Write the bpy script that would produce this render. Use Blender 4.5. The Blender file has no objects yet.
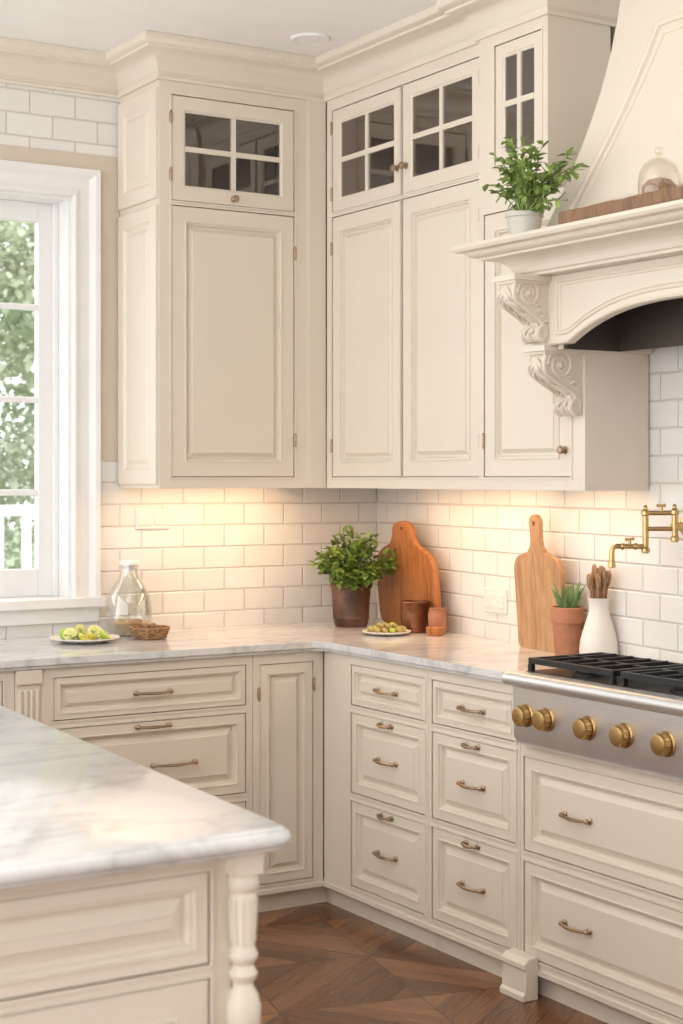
import bpy, bmesh, math, random
from mathutils import Vector, Matrix
random.seed(7)
S=bpy.context.scene
COL=S.collection
I4=Matrix.Identity(4)
RB=I4.copy()
RR=Matrix.Rotation(math.radians(-90),4,'Z')
SL=0.12
RW=Matrix.Rotation(math.radians(-90)-math.atan(SL),4,'Z')
WM={}
# ------------------------------------------------------------------ materials
class N:
    def __init__(s,name):
        s.m=bpy.data.materials.new(name); s.m.use_nodes=True
        s.t=s.m.node_tree; s.t.nodes.clear()
        s.out=s.t.nodes.new('ShaderNodeOutputMaterial')
    def n(s,typ,ins=None,**kw):
        d=s.t.nodes.new(typ)
        for k,v in kw.items(): setattr(d,k,v)
        for k,v in (ins or {}).items():
            if isinstance(v,bpy.types.NodeSocket): s.t.links.new(v,d.inputs[k])
            else: d.inputs[k].default_value=v
        return d
    def math(s,op,a,b=0.0,c=None):
        ins={0:a,1:b}
        if c is not None: ins[2]=c
        return s.n('ShaderNodeMath',ins,operation=op).outputs[0]
    def mix(s,f,a,b,bt='MIX'):
        d=s.n('ShaderNodeMix',data_type='RGBA',blend_type=bt)
        for i,v in ((0,f),(6,a),(7,b)):
            if isinstance(v,bpy.types.NodeSocket): s.t.links.new(v,d.inputs[i])
            else: d.inputs[i].default_value=v
        return d.outputs[2]
    def ramp(s,f,stops):
        d=s.n('ShaderNodeValToRGB',{0:f}); cr=d.color_ramp
        while len(cr.elements)<len(stops): cr.elements.new(0.5)
        for e,(p,c) in zip(cr.elements,stops): e.position=p; e.color=c
        return d.outputs[0]
    def done(s,sh):
        s.t.links.new(sh,s.out.inputs[0]); return s.m
def c4(c): return (c[0],c[1],c[2],1)
def basic(name,col,rough=0.5,metal=0.0,var=0.06,scale=6,bump=0.02,bscale=60,stretch=None,coat=0):
    a=N(name)
    tc=a.n('ShaderNodeTexCoord').outputs['Object']
    if stretch: tc=a.n('ShaderNodeMapping',{'Vector':tc,'Scale':stretch}).outputs[0]
    nz=a.n('ShaderNodeTexNoise',{'Vector':tc,'Scale':scale,'Detail':5.0}).outputs[0]
    lo=tuple(max(0,x*(1-var)) for x in col); hi=tuple(min(1,x*(1+var)) for x in col)
    cc=a.ramp(nz,[(0.3,c4(lo)),(0.7,c4(hi))])
    nb=a.n('ShaderNodeTexNoise',{'Vector':tc,'Scale':bscale,'Detail':3.0}).outputs[0]
    b=a.n('ShaderNodeBump',{'Height':nb,'Strength':bump,'Distance':0.01}).outputs[0]
    p=a.n('ShaderNodeBsdfPrincipled',{'Base Color':cc,'Roughness':rough,'Metallic':metal,'Normal':b,'Coat Weight':coat})
    return a.done(p.outputs[0])
CREAM=basic('cream_paint',(0.765,0.690,0.588),0.34,var=0.02,scale=3,bump=0.02,bscale=90)
CREAMI=basic('cabinet_interior_shade',(0.34,0.27,0.21),0.6,var=0.1)  # cream darkened to brown: shade inside the cabinets put into the colour
WHITE=basic('white_trim_paint',(0.86,0.855,0.845),0.35,var=0.02)
PLATE=basic('outlet_plastic',(0.80,0.775,0.74),0.35,var=0.02)
BEIGE=basic('beige_wall_paint',(0.67,0.58,0.475),0.6,var=0.03)
CEIL=basic('ceiling_paint',(0.92,0.91,0.90),0.8,var=0.02)
WARMW=basic('warm_wall_paint',(0.50,0.45,0.39),0.8,var=0.02)
BRASS=basic('aged_brass',(0.58,0.40,0.18),0.28,1.0,var=0.12,scale=25)
KNOBB=basic('knob_brass',(0.52,0.34,0.145),0.35,1.0,var=0.15,scale=25)
PULL=basic('antique_brass',(0.44,0.33,0.23),0.33,1.0,var=0.15,scale=30)
STEEL=basic('brushed_steel',(0.74,0.74,0.745),0.36,0.75,var=0.05,scale=10,stretch=(1,60,60),bump=0.03)
IRON=basic('cast_iron',(0.018,0.018,0.019),0.45,0.3,var=0.3,scale=30,bump=0.2,bscale=200)
DARK=basic('black_enamel',(0.03,0.027,0.025),0.35,0.3,var=0.2)
LINER=basic('hood_liner_metal',(0.085,0.07,0.058),0.45,0.4,var=0.2,scale=3)
COPPER=basic('aged_copper',(0.27,0.115,0.06),0.38,0.85,var=0.35,scale=14,bump=0.1)
BUCKET=basic('dark_bronze_pot',(0.14,0.075,0.055),0.5,0.4,var=0.65,scale=11,bump=0.35,bscale=40)
TERRA=basic('terracotta',(0.44,0.19,0.105),0.75,var=0.2,scale=14,bump=0.15)
CERAM=basic('white_ceramic',(0.82,0.78,0.71),0.3,var=0.04)
GREYC=basic('grey_ceramic',(0.62,0.59,0.54),0.5,var=0.12)
LEAF=basic('leaf_green',(0.17,0.26,0.045),0.45,var=0.6,scale=26)
LEAF2=basic('leaf_light_green',(0.23,0.33,0.085),0.45,var=0.5,scale=30)
ALOE=basic('aloe_green',(0.15,0.25,0.09),0.45,var=0.35,scale=30)
SOIL=basic('soil',(0.05,0.03,0.02),0.9,var=0.4,scale=60,bump=0.5)
LEMON=basic('lemon_peel',(0.80,0.68,0.10),0.4,var=0.08,bump=0.15,bscale=150)
LIME=basic('lime_peel',(0.42,0.60,0.06),0.4,var=0.15,bump=0.15,bscale=150)
FLESH=basic('citrus_flesh',(0.80,0.80,0.35),0.35,var=0.12,scale=50)
NUT=basic('nut_shell',(0.46,0.36,0.14),0.5,var=0.4,scale=40)
WICK=basic('wicker',(0.34,0.19,0.085),0.7,var=0.4,scale=60,bump=0.5)
SPOONW=basic('spoon_wood',(0.34,0.19,0.10),0.55,var=0.4,scale=30,stretch=(6,6,1),bump=0.2)
SUGAR=basic('amber_grain',(0.58,0.40,0.23),0.7,var=0.2,scale=40,bump=0.3)
GRASS=basic('lawn',(0.22,0.29,0.17),0.9,var=0.3,scale=4)
TREE=basic('tree_foliage',(0.43,0.50,0.36),0.9,var=0.30,scale=2.2)
BARK=basic('bark',(0.35,0.32,0.28),0.9,var=0.3)
def wood(name,lo,hi,rough=0.45):
    a=N(name); tc=a.n('ShaderNodeTexCoord').outputs['Object']
    v=a.n('ShaderNodeMapping',{'Vector':tc,'Scale':(9,9,1.2)}).outputs[0]
    nz=a.n('ShaderNodeTexNoise',{'Vector':v,'Scale':4.0,'Detail':6.0,'Distortion':1.2}).outputs[0]
    c=a.ramp(nz,[(0.3,c4(lo)),(0.55,c4(hi)),(0.75,c4(lo))])
    b=a.n('ShaderNodeBump',{'Height':nz,'Strength':0.05,'Distance':0.005}).outputs[0]
    return a.done(a.n('ShaderNodeBsdfPrincipled',{'Base Color':c,'Roughness':rough,'Normal':b}).outputs[0])
WOOD1=wood('oiled_wood_orange',(0.28,0.09,0.025),(0.48,0.185,0.055))
WOOD2=wood('acacia_wood',(0.34,0.18,0.085),(0.56,0.32,0.16))
WOOD3=wood('rustic_oak',(0.13,0.068,0.034),(0.27,0.15,0.08))
def glass(name,tint=(1,1,1),base=0.05,k=0.6):
    a=N(name)
    lw=a.n('ShaderNodeLayerWeight',{'Blend':0.25}).outputs['Facing']
    f=a.math('MULTIPLY_ADD',lw,k,base)
    tr=a.n('ShaderNodeBsdfTransparent',{0:c4(tint)}).outputs[0]
    gl=a.n('ShaderNodeBsdfGlossy',{'Color':(1,1,1,1),'Roughness':0.03}).outputs[0]
    return a.done(a.n('ShaderNodeMixShader',{0:f,1:tr,2:gl}).outputs[0])
GLASS=glass('clear_glass'); CABGLASS=glass('cabinet_glass',(0.66,0.61,0.57),0.09,0.3)
JARG=glass('jar_glass',(0.93,0.94,0.93),0.08,0.8)
AMBG=glass('amber_glass',(0.93,0.90,0.84),0.07,0.6)
def marble():
    a=N('veined_marble'); tc=a.n('ShaderNodeTexCoord').outputs['Object']
    mp=a.n('ShaderNodeMapping',{'Vector':tc,'Rotation':(0,0,0.6),'Scale':(1,2.0,1)}).outputs[0]
    n1=a.n('ShaderNodeTexNoise',{'Vector':mp,'Scale':1.7,'Detail':9.0,'Roughness':0.6,'Distortion':1.2}).outputs[0]
    v1=a.math('ABSOLUTE',a.math('SUBTRACT',n1,0.5))
    vein=a.ramp(v1,[(0.0,(1,1,1,1)),(0.015,(0.45,0.45,0.45,1)),(0.06,(0,0,0,1))])
    n2=a.n('ShaderNodeTexNoise',{'Vector':mp,'Scale':1.6,'Detail':6.0,'Distortion':0.8}).outputs[0]
    cl=a.ramp(n2,[(0.40,(0,0,0,1)),(0.75,(1,1,1,1))])
    n3=a.n('ShaderNodeTexNoise',{'Vector':mp,'Scale':7.0,'Detail':8.0,'Distortion':2.0}).outputs[0]
    v3=a.ramp(a.math('ABSOLUTE',a.math('SUBTRACT',n3,0.5)),[(0.0,(1,1,1,1)),(0.025,(0,0,0,1))])
    base=a.mix(a.math('MULTIPLY',cl,0.36),(0.75,0.75,0.745,1),(0.48,0.485,0.485,1))
    c=a.mix(a.math('MULTIPLY',vein,0.48),base,(0.34,0.34,0.34,1))
    c=a.mix(a.math('MULTIPLY',v3,0.13),c,(0.38,0.375,0.37,1))
    return a.done(a.n('ShaderNodeBsdfPrincipled',{'Base Color':c,'Roughness':0.10,'Specular IOR Level':0.45}).outputs[0])
MARBLE=marble()
def tile():
    a=N('subway_tile'); tc=a.n('ShaderNodeTexCoord').outputs['Object']
    sp=a.n('ShaderNodeSeparateXYZ',{0:tc})
    v=a.n('ShaderNodeCombineXYZ',{0:sp.outputs[0],1:sp.outputs[2]}).outputs[0]
    def br(ms,sm): return a.n('ShaderNodeTexBrick',{'Vector':v,'Color1':(0.79,0.77,0.74,1),'Color2':(0.84,0.825,0.80,1),'Mortar':(0.62,0.585,0.545,1),
        'Scale':1.0,'Mortar Size':ms,'Mortar Smooth':sm,'Bias':0.0,'Brick Width':0.172,'Row Height':0.0815})
    b1=br(0.0019,0.3); b2=br(0.0055,0.8)
    nz=a.n('ShaderNodeTexNoise',{'Vector':v,'Scale':9.0,'Detail':2.0}).outputs[0]
    h=a.math('ADD',a.math('SUBTRACT',1.0,b2.outputs['Fac']),a.math('MULTIPLY',nz,0.4))
    b=a.n('ShaderNodeBump',{'Height':h,'Strength':0.75,'Distance':0.0035}).outputs[0]
    rg=a.math('MULTIPLY_ADD',b1.outputs['Fac'],0.5,0.10)
    return a.done(a.n('ShaderNodeBsdfPrincipled',{'Base Color':b1.outputs['Color'],'Roughness':rg,'Normal':b}).outputs[0])
TILE=tile()
def parquet():
    a=N('wood_parquet'); tc=a.n('ShaderNodeTexCoord').outputs['Object']
    mp=a.n('ShaderNodeMapping',{'Vector':tc,'Location':(0.13,0.1,0),'Rotation':(0,0,math.radians(12))}).outputs[0]
    sp=a.n('ShaderNodeSeparateXYZ',{0:mp}); w=0.42
    ax=a.math('DIVIDE',sp.outputs[0],w); ay=a.math('DIVIDE',sp.outputs[1],w)
    cx=a.math('FLOOR',ax); cy=a.math('FLOOR',ay); fx=a.math('FRACT',ax); fy=a.math('FRACT',ay)
    md=a.math('FLOORED_MODULO',a.math('ADD',cx,cy),2.0)
    sg=a.math('MULTIPLY_ADD',md,2.0,-1.0)
    dd=a.math('ADD',fx,a.math('MULTIPLY',fy,sg))
    q=a.math('MULTIPLY',dd,4.0); idx=a.math('FLOOR',q); fq=a.math('FRACT',q)
    al=a.math('SUBTRACT',fy,a.math('MULTIPLY',fx,sg))
    wn=a.n('ShaderNodeTexWhiteNoise',{0:a.n('ShaderNodeCombineXYZ',{0:cx,1:cy,2:idx}).outputs[0]},noise_dimensions='3D').outputs['Value']
    gv=a.n('ShaderNodeCombineXYZ',{0:a.math('MULTIPLY',al,1.0),1:a.math('MULTIPLY',q,4.0),2:a.math('MULTIPLY',wn,20)}).outputs[0]
    gr=a.n('ShaderNodeTexNoise',{'Vector':gv,'Scale':2.6,'Detail':9.0,'Roughness':0.7,'Distortion':1.6}).outputs[0]
    f=a.math('ADD',a.math('MULTIPLY',wn,0.4),a.math('MULTIPLY_ADD',gr,1.1,-0.2))
    c=a.ramp(f,[(0.15,(0.055,0.020,0.008,1)),(0.5,(0.165,0.066,0.027,1)),(0.95,(0.38,0.175,0.075,1))])
    g1=a.math('LESS_THAN',fq,0.022); g2=a.math('MAXIMUM',a.math('LESS_THAN',fx,0.009),a.math('LESS_THAN',fy,0.009))
    g=a.math('MAXIMUM',g1,g2)
    c=a.mix(g,c,(0.04,0.017,0.009,1))
    b=a.n('ShaderNodeBump',{'Height':a.math('SUBTRACT',gr,g),'Strength':0.10,'Distance':0.004}).outputs[0]
    return a.done(a.n('ShaderNodeBsdfPrincipled',{'Base Color':c,'Roughness':0.2,'Normal':b}).outputs[0])
FLOORM=parquet()
# ------------------------------------------------------------------ helpers
def tag(o,label=None,cat=None,group=None,kind=None):
    if label:o['label']=label
    if cat:o['category']=cat
    if group:o['group']=group
    if kind:o['kind']=kind
    return o
def setp(o,M,parent):
    WM[o.name]=M
    if parent is not None:
        o.parent=parent; o.matrix_basis=WM[parent.name].inverted()@M
    else: o.matrix_basis=M
def empty(name,loc,run=I4,parent=None):
    o=bpy.data.objects.new(name,None); o.empty_display_size=0.1; COL.objects.link(o)
    setp(o,run@Matrix.Translation(Vector(loc)),parent); return o
def fin(name,bm,mats,run=I4,parent=None,smooth=False,bevel=0,bseg=2,noorigin=False):
    if not isinstance(mats,(list,tuple)): mats=[mats]
    bmesh.ops.recalc_face_normals(bm,faces=bm.faces)
    vs=[v.co for v in bm.verts]
    if noorigin: o0=Vector((0,0,0))
    else:
        o0=Vector(((min(v.x for v in vs)+max(v.x for v in vs))/2,(min(v.y for v in vs)+max(v.y for v in vs))/2,min(v.z for v in vs)))
    bmesh.ops.translate(bm,verts=bm.verts,vec=-o0)
    if smooth:
        for f in bm.faces: f.smooth=True
        for e in bm.edges:
            if len(e.link_faces)==2 and e.calc_face_angle(0)>math.radians(42): e.smooth=False
    me=bpy.data.meshes.new(name); bm.to_mesh(me); bm.free()
    for m in mats: me.materials.append(m)
    o=bpy.data.objects.new(name,me); COL.objects.link(o)
    setp(o,run@Matrix.Translation(o0),parent)
    if bevel:
        md=o.modifiers.new('bevel','BEVEL'); md.width=bevel; md.segments=bseg; md.limit_method='ANGLE'; md.angle_limit=math.radians(50)
    return o
def B(): return bmesh.new()
def box(bm,x0,x1,y0,y1,z0,z1,mi=0):
    v=[bm.verts.new((x,y,z)) for z in (z0,z1) for x,y in ((x0,y0),(x1,y0),(x1,y1),(x0,y1))]
    for q in ((0,3,2,1),(4,5,6,7),(0,1,5,4),(1,2,6,5),(2,3,7,6),(3,0,4,7)):
        f=bm.faces.new([v[i] for i in q]); f.material_index=mi
    return v
def prism(bm,pts,z0,z1,mi=0):
    a=[bm.verts.new((x,y,z0)) for x,y in pts]; b=[bm.verts.new((x,y,z1)) for x,y in pts]
    n=len(pts)
    for i in range(n):
        bm.faces.new((a[i],a[(i+1)%n],b[(i+1)%n],b[i])).material_index=mi
    bm.faces.new(a[::-1]).material_index=mi; bm.faces.new(b).material_index=mi
def extr_x(bm,pts,x0,x1,mi=0):   # pts (y,z)
    a=[bm.verts.new((x0,y,z)) for y,z in pts]; b=[bm.verts.new((x1,y,z)) for y,z in pts]; n=len(pts)
    for i in range(n): bm.faces.new((a[i],a[(i+1)%n],b[(i+1)%n],b[i])).material_index=mi
    bm.faces.new(a[::-1]).material_index=mi; bm.faces.new(b).material_index=mi
def lathe(bm,prof,M=I4,seg=32,mi=0,cap=True):
    rings=[]
    for r,z in prof:
        rings.append([bm.verts.new(M@Vector((r*math.cos(2*math.pi*i/seg),r*math.sin(2*math.pi*i/seg),z))) for i in range(seg)])
    for a,b in zip(rings,rings[1:]):
        for i in range(seg):
            bm.faces.new((a[i],a[(i+1)%seg],b[(i+1)%seg],b[i])).material_index=mi
    if cap:
        bm.faces.new(rings[0][::-1]).material_index=mi; bm.faces.new(rings[-1]).material_index=mi
def tube(bm,pts,r,seg=8,mi=0):
    pts=[Vector(p) for p in pts]; n=len(pts)
    rs=r if isinstance(r,(list,tuple)) else [r]*n
    up=None; rings=[]
    for i,p in enumerate(pts):
        t=(pts[min(i+1,n-1)]-pts[max(i-1,0)])
        if t.length<1e-9: t=Vector((0,0,1))
        t.normalize()
        if up is None: up=t.orthogonal().normalized()
        else:
            up=up-t*up.dot(t)
            up=up.normalized() if up.length>1e-6 else t.orthogonal().normalized()
        s=t.cross(up)
        rings.append([bm.verts.new(p+(up*math.cos(2*math.pi*k/seg)+s*math.sin(2*math.pi*k/seg))*rs[i]) for k in range(seg)])
    for a,b in zip(rings,rings[1:]):
        for k in range(seg): bm.faces.new((a[k],a[(k+1)%seg],b[(k+1)%seg],b[k])).material_index=mi
    bm.faces.new(rings[0][::-1]).material_index=mi; bm.faces.new(rings[-1]).material_index=mi
def ball(bm,c,r,sc=(1,1,1),seg=14,rot=I4):
    M=Matrix.Translation(Vector(c))@rot@Matrix.Diagonal((sc[0],sc[1],sc[2],1))
    bmesh.ops.create_uvsphere(bm,u_segments=seg,v_segments=max(6,seg//2),radius=r,matrix=M)
def sweep(bm,prof,path,mi=0):
    path=[Vector(p) for p in path]; n=len(path); rows=[]
    for i,p in enumerate(path):
        ns=[]
        if i>0:
            d=(p-path[i-1]).normalized(); ns.append(Vector((d.y,-d.x)))
        if i<n-1:
            d=(path[i+1]-p).normalized(); ns.append(Vector((d.y,-d.x)))
        if len(ns)==2: off=(ns[0]+ns[1])/(1+ns[0].dot(ns[1]))
        else: off=ns[0]
        rows.append([bm.verts.new((p.x+off.x*o,p.y+off.y*o,z)) for o,z in prof])
    m=len(prof)
    for a,b in zip(rows,rows[1:]):
        for k in range(m): bm.faces.new((a[k],b[k],b[(k+1)%m],a[(k+1)%m])).material_index=mi
    bm.faces.new(rows[0]).material_index=mi; bm.faces.new(rows[-1][::-1]).material_index=mi
def loops_rect(bm,x0,x1,z0,z1,yf,loops,fill=True,ring=False):
    R=[]
    for ins,dy in loops:
        y=yf+dy
        R.append([bm.verts.new(v) for v in ((x0+ins,y,z0+ins),(x1-ins,y,z0+ins),(x1-ins,y,z1-ins),(x0+ins,y,z1-ins))])
    for a,b in zip(R,R[1:]):
        for i in range(4): bm.faces.new((a[i],a[(i+1)%4],b[(i+1)%4],b[i]))
    if ring:
        a,b=R[-1],R[0]
        for i in range(4): bm.faces.new((a[i],a[(i+1)%4],b[(i+1)%4],b[i]))
    else:
        bm.faces.new(R[-1]); bm.faces.new(R[0][::-1])
def raised(fw,t=0.02,bev=0.028):
    return [(0,t),(0,0.002),(0.002,0),(fw-0.005,0),(fw-0.004,-0.003),(fw-0.001,-0.003),(fw+0.001,0.004),(fw+0.005,0.0045),(fw+0.007,0.010),(fw+0.010,0.016),(fw+0.015,0.016),(fw+0.015+bev,0.006),(fw+0.0165+bev,0.003)]
GAP=0.0022
def pull(parent,run,cx,cz,yf,L=0.105,r=0.0042):
    bm=B(); h=L/2
    pts=[(cx-h,yf,cz),(cx-h,yf-0.012,cz),(cx-h*0.86,yf-0.020,cz),(cx-h*0.5,yf-0.024,cz-0.001),(cx,yf-0.026,cz-0.002),(cx+h*0.5,yf-0.024,cz-0.001),(cx+h*0.86,yf-0.020,cz),(cx+h,yf-0.012,cz),(cx+h,yf,cz)]
    tube(bm,pts,[r*1.2,r*1.05,r,r*1.1,r*1.3,r*1.1,r,r*1.05,r*1.2],8)
    for s in (-1,1):
        M=Matrix.Translation((cx+s*h,yf,cz))@Matrix.Rotation(math.radians(90),4,'X')
        lathe(bm,[(r*2.2,0),(r*2.2,0.003),(r*1.3,0.006)],M,14)
        ball(bm,(cx+s*h*1.02,yf-0.014,cz),r*1.7,seg=10)
    fin('handle',bm,PULL,run,parent,smooth=True)
def knob(parent,run,cx,cz,yf,r=0.013,mat=None):
    bm=B(); M=Matrix.Translation((cx,yf,cz))@Matrix.Rotation(math.radians(90),4,'X')
    lathe(bm,[(r*0.9,0),(r*0.9,0.003),(r*0.4,0.006),(r*0.4,0.012),(r*0.85,0.015),(r,0.020),(r*0.8,0.025),(r*0.3,0.027)],M,20)
    fin('knob',bm,mat or PULL,run,parent,smooth=True)
def hinge(parent,run,x,z,yf):
    bm=B(); lathe(bm,[(0.001,-0.026),(0.004,-0.022),(0.0045,-0.02),(0.0045,0.02),(0.004,0.022),(0.001,0.026)],Matrix.Translation((x,yf-0.003,z)),10)
    box(bm,x-0.006,x+0.006,yf-0.0025,yf+0.001,z-0.017,z+0.017)
    fin('hinge',bm,PULL,run,parent,smooth=True)
def front(parent,run,yf,o):
    k=o['k']; x0,x1,z0,z1=o['x0']+GAP,o['x1']-GAP,o['z0']+GAP,o['z1']-GAP
    bm=B()
    if k=='glass':
        fw=o.get('fw',0.05)
        loops_rect(bm,x0,x1,z0,z1,yf,[(0,0.02),(0,0.002),(0.002,0),(fw-0.008,0),(fw-0.006,0.003),(fw,0.006),(fw,0.02)],ring=True)
        xm=(x0+x1)/2; zm=(z0+z1)/2; mw=0.009
        box(bm,xm-mw,xm+mw,yf+0.003,yf+0.017,z0+fw-0.002,z1-fw+0.002)
        box(bm,x0+fw-0.002,xm-mw,yf+0.003,yf+0.017,zm-mw,zm+mw); box(bm,xm+mw,x1-fw+0.002,yf+0.003,yf+0.017,zm-mw,zm+mw)
        d=fin('door',bm,CREAM,run,parent); d['label']='cream cabinet door with four glass panes'
        bm=B(); box(bm,x0+fw-0.003,x1-fw+0.003,yf+0.0085,yf+0.0115,z0+fw-0.003,z1-fw+0.003)
        fin('glass_pane',bm,CABGLASS,run,d)
    else:
        dr=(k=='drawer')
        fw=o.get('fw',0.03 if dr else 0.056)
        loops_rect(bm,x0,x1,z0,z1,yf,raised(fw,bev=o.get('bev',0.018 if dr else 0.012)))
        d=fin('drawer' if dr else 'door',bm,CREAM,run,parent)
    for (hx,hz,L) in o.get('pulls',[]): pull(d,run,hx,hz,yf,L)
    for (hx,hz) in o.get('knobs',[]): knob(d,run,hx,hz,yf)
    for (hx,hz) in o.get('hinges',[]): hinge(d,run,hx,hz,yf)
    return d
def framecells(bm,x0,x1,z0,z1,yf,ops,t=0.02):
    xs=sorted(set([x0,x1]+[o[k] for o in ops for k in ('x0','x1')])); zs=sorted(set([z0,z1]+[o[k] for o in ops for k in ('z0','z1')]))
    for xa,xb in zip(xs,xs[1:]):
        for za,zb in zip(zs,zs[1:]):
            mx,mz=(xa+xb)/2,(za+zb)/2
            if any(o['x0']<mx<o['x1'] and o['z0']<mz<o['z1'] for o in ops): continue
            box(bm,xa,xb,yf,yf+t,za,zb)
    for o in ops:   # bead around opening
        b=0.006; p=0.0035
        a0,a1,c0,c1=o['x0'],o['x1'],o['z0'],o['z1']
        box(bm,a0-b,a0,yf-p,yf+0.001,c0-b,c1+b); box(bm,a1,a1+b,yf-p,yf+0.001,c0-b,c1+b)
        box(bm,a0,a1,yf-p,yf+0.001,c0-b,c0); box(bm,a0,a1,yf-p,yf+0.001,c1,c1+b)
def cabinet(name,label,run,x0,x1,z0,z1,yf,yb,ops,shelves=(),extra=None,toe=None,rec=0.0):
    e=empty(name,((x0+x1)/2,(yf+yb)/2,0 if toe else z0),run); tag(e,label,'cabinet')
    bm=B(); t=0.018
    framecells(bm,x0,x1,z0,z1,yf,ops)
    box(bm,x0,x0+t,yf+0.02,yb,z0,z1); box(bm,x1-t,x1,yf+0.02,yb,z0,z1)
    box(bm,x0+t,x1-t,yf+0.02,yb,z0+rec,z0+rec+t); box(bm,x0+t,x1-t,yf+0.02,yb,z1-t,z1)
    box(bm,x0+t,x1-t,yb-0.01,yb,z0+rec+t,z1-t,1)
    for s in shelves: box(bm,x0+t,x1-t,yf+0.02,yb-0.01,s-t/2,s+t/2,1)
    if toe:
        box(bm,x0,x1,yf+toe,yb,0.0,z0)
        extr_x(bm,[(yf,z0+0.004),(yf-0.006,z0+0.002),(yf-0.006,z0-0.012),(yf,z0-0.018),(yf+0.02,z0-0.02),(yf+0.02,z0+0.004)],x0,x1)
    if extra: extra(bm)
    fin('body',bm,[CREAM,CREAMI],run,e)
    for o in ops: front(e,run,yf,o)
    return e
# ------------------------------------------------------------------ room shell
CZ=3.0
WX0,WX1,WZ0,WZ1=-2.45,-1.307,1.05,2.49
bm=B()
box(bm,-4.6,WX0,0,0.2,0,CZ); box(bm,WX1,0.25,0,0.2,0,CZ); box(bm,WX0,WX1,0,0.2,0,WZ0); box(bm,WX0,WX1,0,0.2,WZ1,CZ)
tag(fin('wall_back',bm,TILE,noorigin=True),kind='structure')
bm=B(); box(bm,0.0,4.2,0,0.2,0,CZ)
tag(fin('wall_right',bm,TILE,RW,noorigin=True),kind='structure')
bm=B(); box(bm,-4.6,0.35,-6.4,-6.2,0,CZ); tag(fin('wall_light_blocker',bm,WARMW,noorigin=True),kind='structure')  # unseen wall added behind the camera to block world light from there
bm=B(); box(bm,-4.6,0.35,-6.2,0.2,-0.1,0); tag(fin('floor',bm,FLOORM,noorigin=True),kind='structure')
bm=B(); box(bm,-4.6,0.35,-6.2,0.2,CZ,CZ+0.1); tag(fin('ceiling',bm,CEIL,noorigin=True),kind='structure')
bm=B(); box(bm,-1.207,-1.122,-0.006,0,1.545,2.65); box(bm,-4.5,-1.207,-0.006,0,2.585,2.65)
tag(fin('trim_1',bm,BEIGE),kind='structure')
def arc(p0,p1,c,n=6):
    return [((1-t)**2*p0[0]+2*t*(1-t)*c[0]+t*t*p1[0],(1-t)**2*p0[1]+2*t*(1-t)*c[1]+t*t*p1[1]) for t in [i/n for i in range(n+1)]]
crown=[(0,2.865),(0.012,2.865),(0.014,2.876),(0.006,2.88),(0.006,2.89)]+arc((0.012,2.895),(0.07,2.955),(0.018,2.948))+[(0.078,2.957),(0.078,2.966)]+arc((0.082,2.968),(0.098,2.99),(0.098,2.972),3)+[(0.098,2.999),(0,2.999)]
bm=B()
sweep(bm,crown,[(-4.5,-0.0),(-1.12,-0.0),(-1.12,-0.34),(-0.45,-0.34),(-0.45,-1.317),(-0.47,-1.317),(-0.47,-1.66),(-0.20,-1.66)])
tag(fin('trim_2',bm,CREAM,smooth=True),kind='structure')
e=empty('recessed_ceiling_light',(-0.69,-0.64,2.97)); tag(e,'small round white recessed ceiling downlight','light')
bm=B(); lathe(bm,[(0.045,2.994),(0.062,2.990),(0.068,2.994),(0.068,3.0),(0.045,3.0)],Matrix.Translation((-0.69,-0.64,0)),40); fin('trim_ring',bm,WHITE,parent=e,smooth=True)
bm=B(); lathe(bm,[(0.044,2.9925),(0.044,2.9935)],Matrix.Translation((-0.69,-0.64,0)),32); fin('diffuser',bm,CEIL,parent=e,smooth=True)
# window
bm=B()
cas=[(0,0),(0.0,-0.022),(0.008,-0.026),(0.016,-0.022),(0.03,-0.014),(0.062,-0.014),(0.07,-0.02),(0.082,-0.03),(0.1,-0.032),(0.1,0)]
x0,x1,z0,z1=WX0,WX1,WZ0,WZ1
def ringprof(x0,x1,z0,z1,prof):
    R=[]
    for o,y in prof:
        R.append([bm.verts.new(v) for v in ((x0-o,y,z0),(x0-o,y,z1+o),(x1+o,y,z1+o),(x1+o,y,z0))])
    m=len(R)
    for i in range(m):
        a,b=R[i],R[(i+1)%m]
        for k in range(3): bm.faces.new((a[k],a[k+1],b[k+1],b[k]))
    bm.faces.new([r[0] for r in R]); bm.faces.new([r[3] for r in R])
ringprof(x0,x1,z0,z1,cas)
box(bm,x0,x0+0.012,-0.001,0.2,z0,z1); box(bm,x1-0.012,x1,-0.001,0.2,z0,z1); box(bm,x0+0.012,x1-0.012,-0.001,0.2,z1-0.012,z1)
w=tag(fin('window_1',bm,WHITE),kind='structure')
bm=B()
box(bm,x0-0.12,x1+0.115,-0.05,-0.0005,z0-0.03,z0+0.004); box(bm,x0+0.012,x1-0.012,-0.0005,0.19,z0-0.002,z0+0.004); box(bm,x0-0.1,x1+0.1,-0.02,-0.0005,z0-0.085,z0-0.03)
fin('sill',bm,WHITE,parent=w,bevel=0.003)
bm=B(); sx0,sx1=x0+0.012,x1-0.012; sz0,sz1=z0+0.004,z1-0.012; ys0,ys1=0.11,0.15
st=0.07
box(bm,sx0,sx0+st,ys0,ys1,sz0,sz1); box(bm,sx1-st,sx1,ys0,ys1,sz0,sz1)
box(bm,sx1-0.018,sx1,ys0-0.02,ys0,sz0,sz1)
box(bm,sx0+st,sx1-st,ys0,ys1,sz0,sz0+0.10); box(bm,sx0+st,sx1-st,ys0,ys1,sz1-st,sz1)
for zz in (1.43,1.765,2.10): box(bm,sx0+st,sx1-st,ys0+0.008,ys1-0.008,zz-0.011,zz+0.011)
for f in (1/3,2/3):
    xx=sx0+(sx1-sx0)*f
    box(bm,xx-0.011,xx+0.011,ys0+0.008,ys1-0.008,sz0+0.1,sz1-st)
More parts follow.
